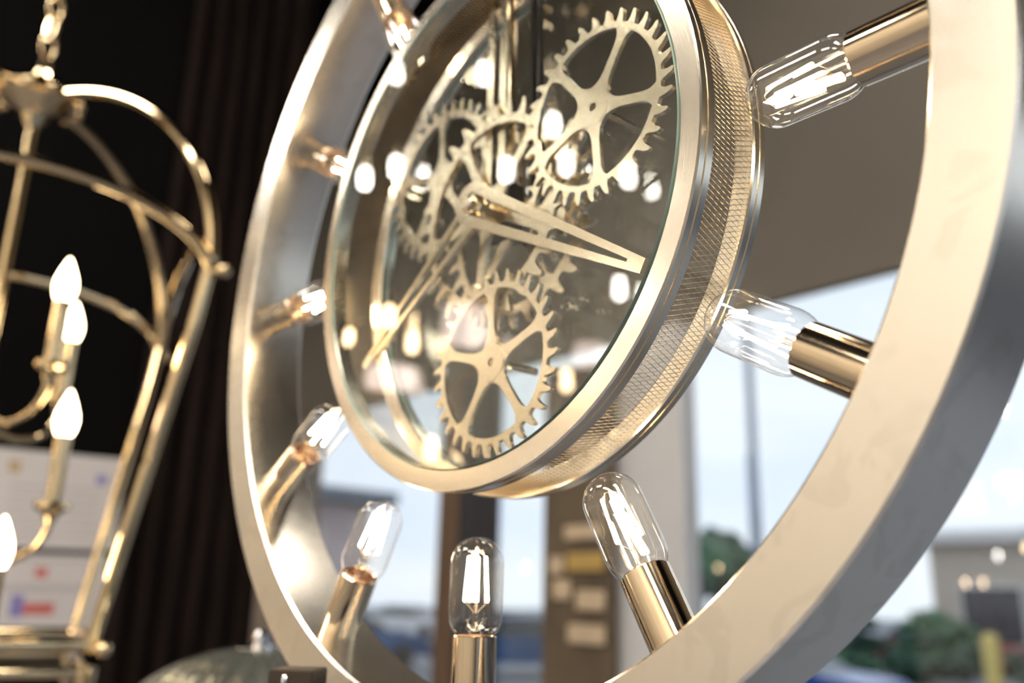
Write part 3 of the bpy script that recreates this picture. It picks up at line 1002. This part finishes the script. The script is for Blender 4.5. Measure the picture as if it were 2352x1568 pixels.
palm('small green palm beside the grey column, outside the window', -11.25, 15, 3.1, 1.15)
tree('dark leafy tree behind the utility pole', -21.2, 29.5, 4.6, 1.5, LEAFD, 'dark trees across the parking area')
tree('dark leafy tree left of the beige building', -17.0, 28.5, 4.2, 1.4, LEAFD, 'dark trees across the parking area')
for k, (x, y, rx, h, mt, lb) in enumerate(((-11.5, 26.3, 0.9, 2.0, LEAF, 'tall green shrub before the dark windows of the beige building'),
                                           (-13.9, 25.6, 0.8, 1.8, LEAFD, 'dark green shrub at the left corner of the beige building'),
                                           (-10.6, 23.6, 1.3, 1.25, LEAFD, 'low dark hedge shrub behind the yellow bollard'),
                                           (-7.3, 23.6, 1.3, 1.25, LEAFD, 'low dark hedge shrub right of the yellow bollard'),
                                           (-12.4, 22.5, 1.3, 0.75, LEAF, 'lowest green shrub on the parking island'))):
    shrub(lb, x, y, rx, h, mt, 'shrubs across the parking area')
# utility poles
up1 = thing('utility_pole', 'slender grey blue utility pole outside the right window', 'utility pole', (-9.75, 15, GZ))
MB().tube([(0, 0, 0), (0, 0, 9.5)], [0.11, 0.07], 14).build('shaft', POLE, up1, 50)
MB().box(-0.8, 0.8, -0.06, 0.06, 8.6, 8.75).build('cross_arm', POLE, up1, 0)
up2 = thing('utility_pole', 'fainter grey pole farther off, beside the grey column', 'utility pole', (-22.6, 34, GZ))
MB().tube([(0, 0, 0), (0, 0, 8.4)], [0.13, 0.09], 14).build('shaft', POLE, up2, 50)
bo = thing('bollard', 'yellow bollard at the right edge of the parking area', 'bollard', (-5.63, 15, GZ))
MB().lathe([(0, 1.55), (0.06, 1.54), (0.11, 1.49), (0.125, 1.42), (0.125, 0.02), (0.16, 0.0), (0, 0)], 24).build('post', YELLOW, bo, 40)


def car(label, x, y, rz, paintm, group='parked cars', s=1.0):
    t = thing('car', label, 'car', (x, y, GZ), rz, group)
    t.scale = (s, s, s)
    body = [(-2.1, 0.35), (-2.15, 0.75), (-1.95, 0.92), (-1.2, 0.98), (1.0, 0.98), (1.9, 0.86), (2.15, 0.65), (2.15, 0.35)]
    MB().prism(body, -0.86, 0.86, lambda a, b, c: (a, c, b)).build('body', paintm, t, 25)
    cab = [(-1.75, 0.96), (-1.15, 1.40), (0.25, 1.42), (1.05, 0.97)]
    m = MB()
    n = len(cab)
    vs = [(a, -0.78 + (b - 0.96) * 0.3, b) for a, b in cab] + [(a, 0.78 - (b - 0.96) * 0.3, b) for a, b in cab]
    m.add(vs, [tuple(range(n)), tuple(reversed(range(n, 2 * n)))] + [(i, (i + 1) % n, n + (i + 1) % n, n + i) for i in range(n)])
    m.build('cabin_glass', CARGLASS, t, 0)
    MB().box(-1.15, 0.25, -0.66, 0.66, 1.39, 1.46, b=0.02).build('roof', paintm, t, 0)
    for wx in (-1.35, 1.35):
        for wy in (-0.80, 0.80):
            MB().lathe([(0.0, -0.1), (0.22, -0.1), (0.31, -0.09), (0.33, -0.05), (0.33, 0.05), (0.31, 0.09), (0.22, 0.1), (0.0, 0.1)], 24, lambda a, c, h: (wx + a, wy + h, 0.33 + c)).build('wheel', RUBBER, t, 40)
    for wy in (-0.6, 0.6):
        MB().box(2.12, 2.17, wy - 0.16, wy + 0.16, 0.62, 0.74).build('headlight', CHROME, t, 0)


car('bright blue car at the foot of the ring, outside the right window', -8.35, 13.4, 0.1, CARBLUE, s=0.9)
car('steel blue car seen past the dark post, right of it', -17.3, 15.6, 1.2, CARNAVY)
car('steel blue car outside the left window, lower right corner', -21.4, 13.0, 1.2, CARNAVY)
car('white car behind the steel blue car, right of the dark post', -29.2, 26.0, 0.3, CARWHITE)
car('white car outside the left window', -36.0, 25.5, 0.3, CARWHITE)
car('dull red car before the beige building', -12.6, 29.4, 0.0, CARRED)
house('dark_warehouse', 'dark slate warehouse off to the right, mirrored in the ring rim', 0.5, 26.0, 15, 26, 4.2, SLATE, ROOFB,
      [(3.0, 5.4, 0.9, 2.6), (8.0, 10.4, 0.9, 2.6), (13.0, 15.4, 0.9, 2.6)])
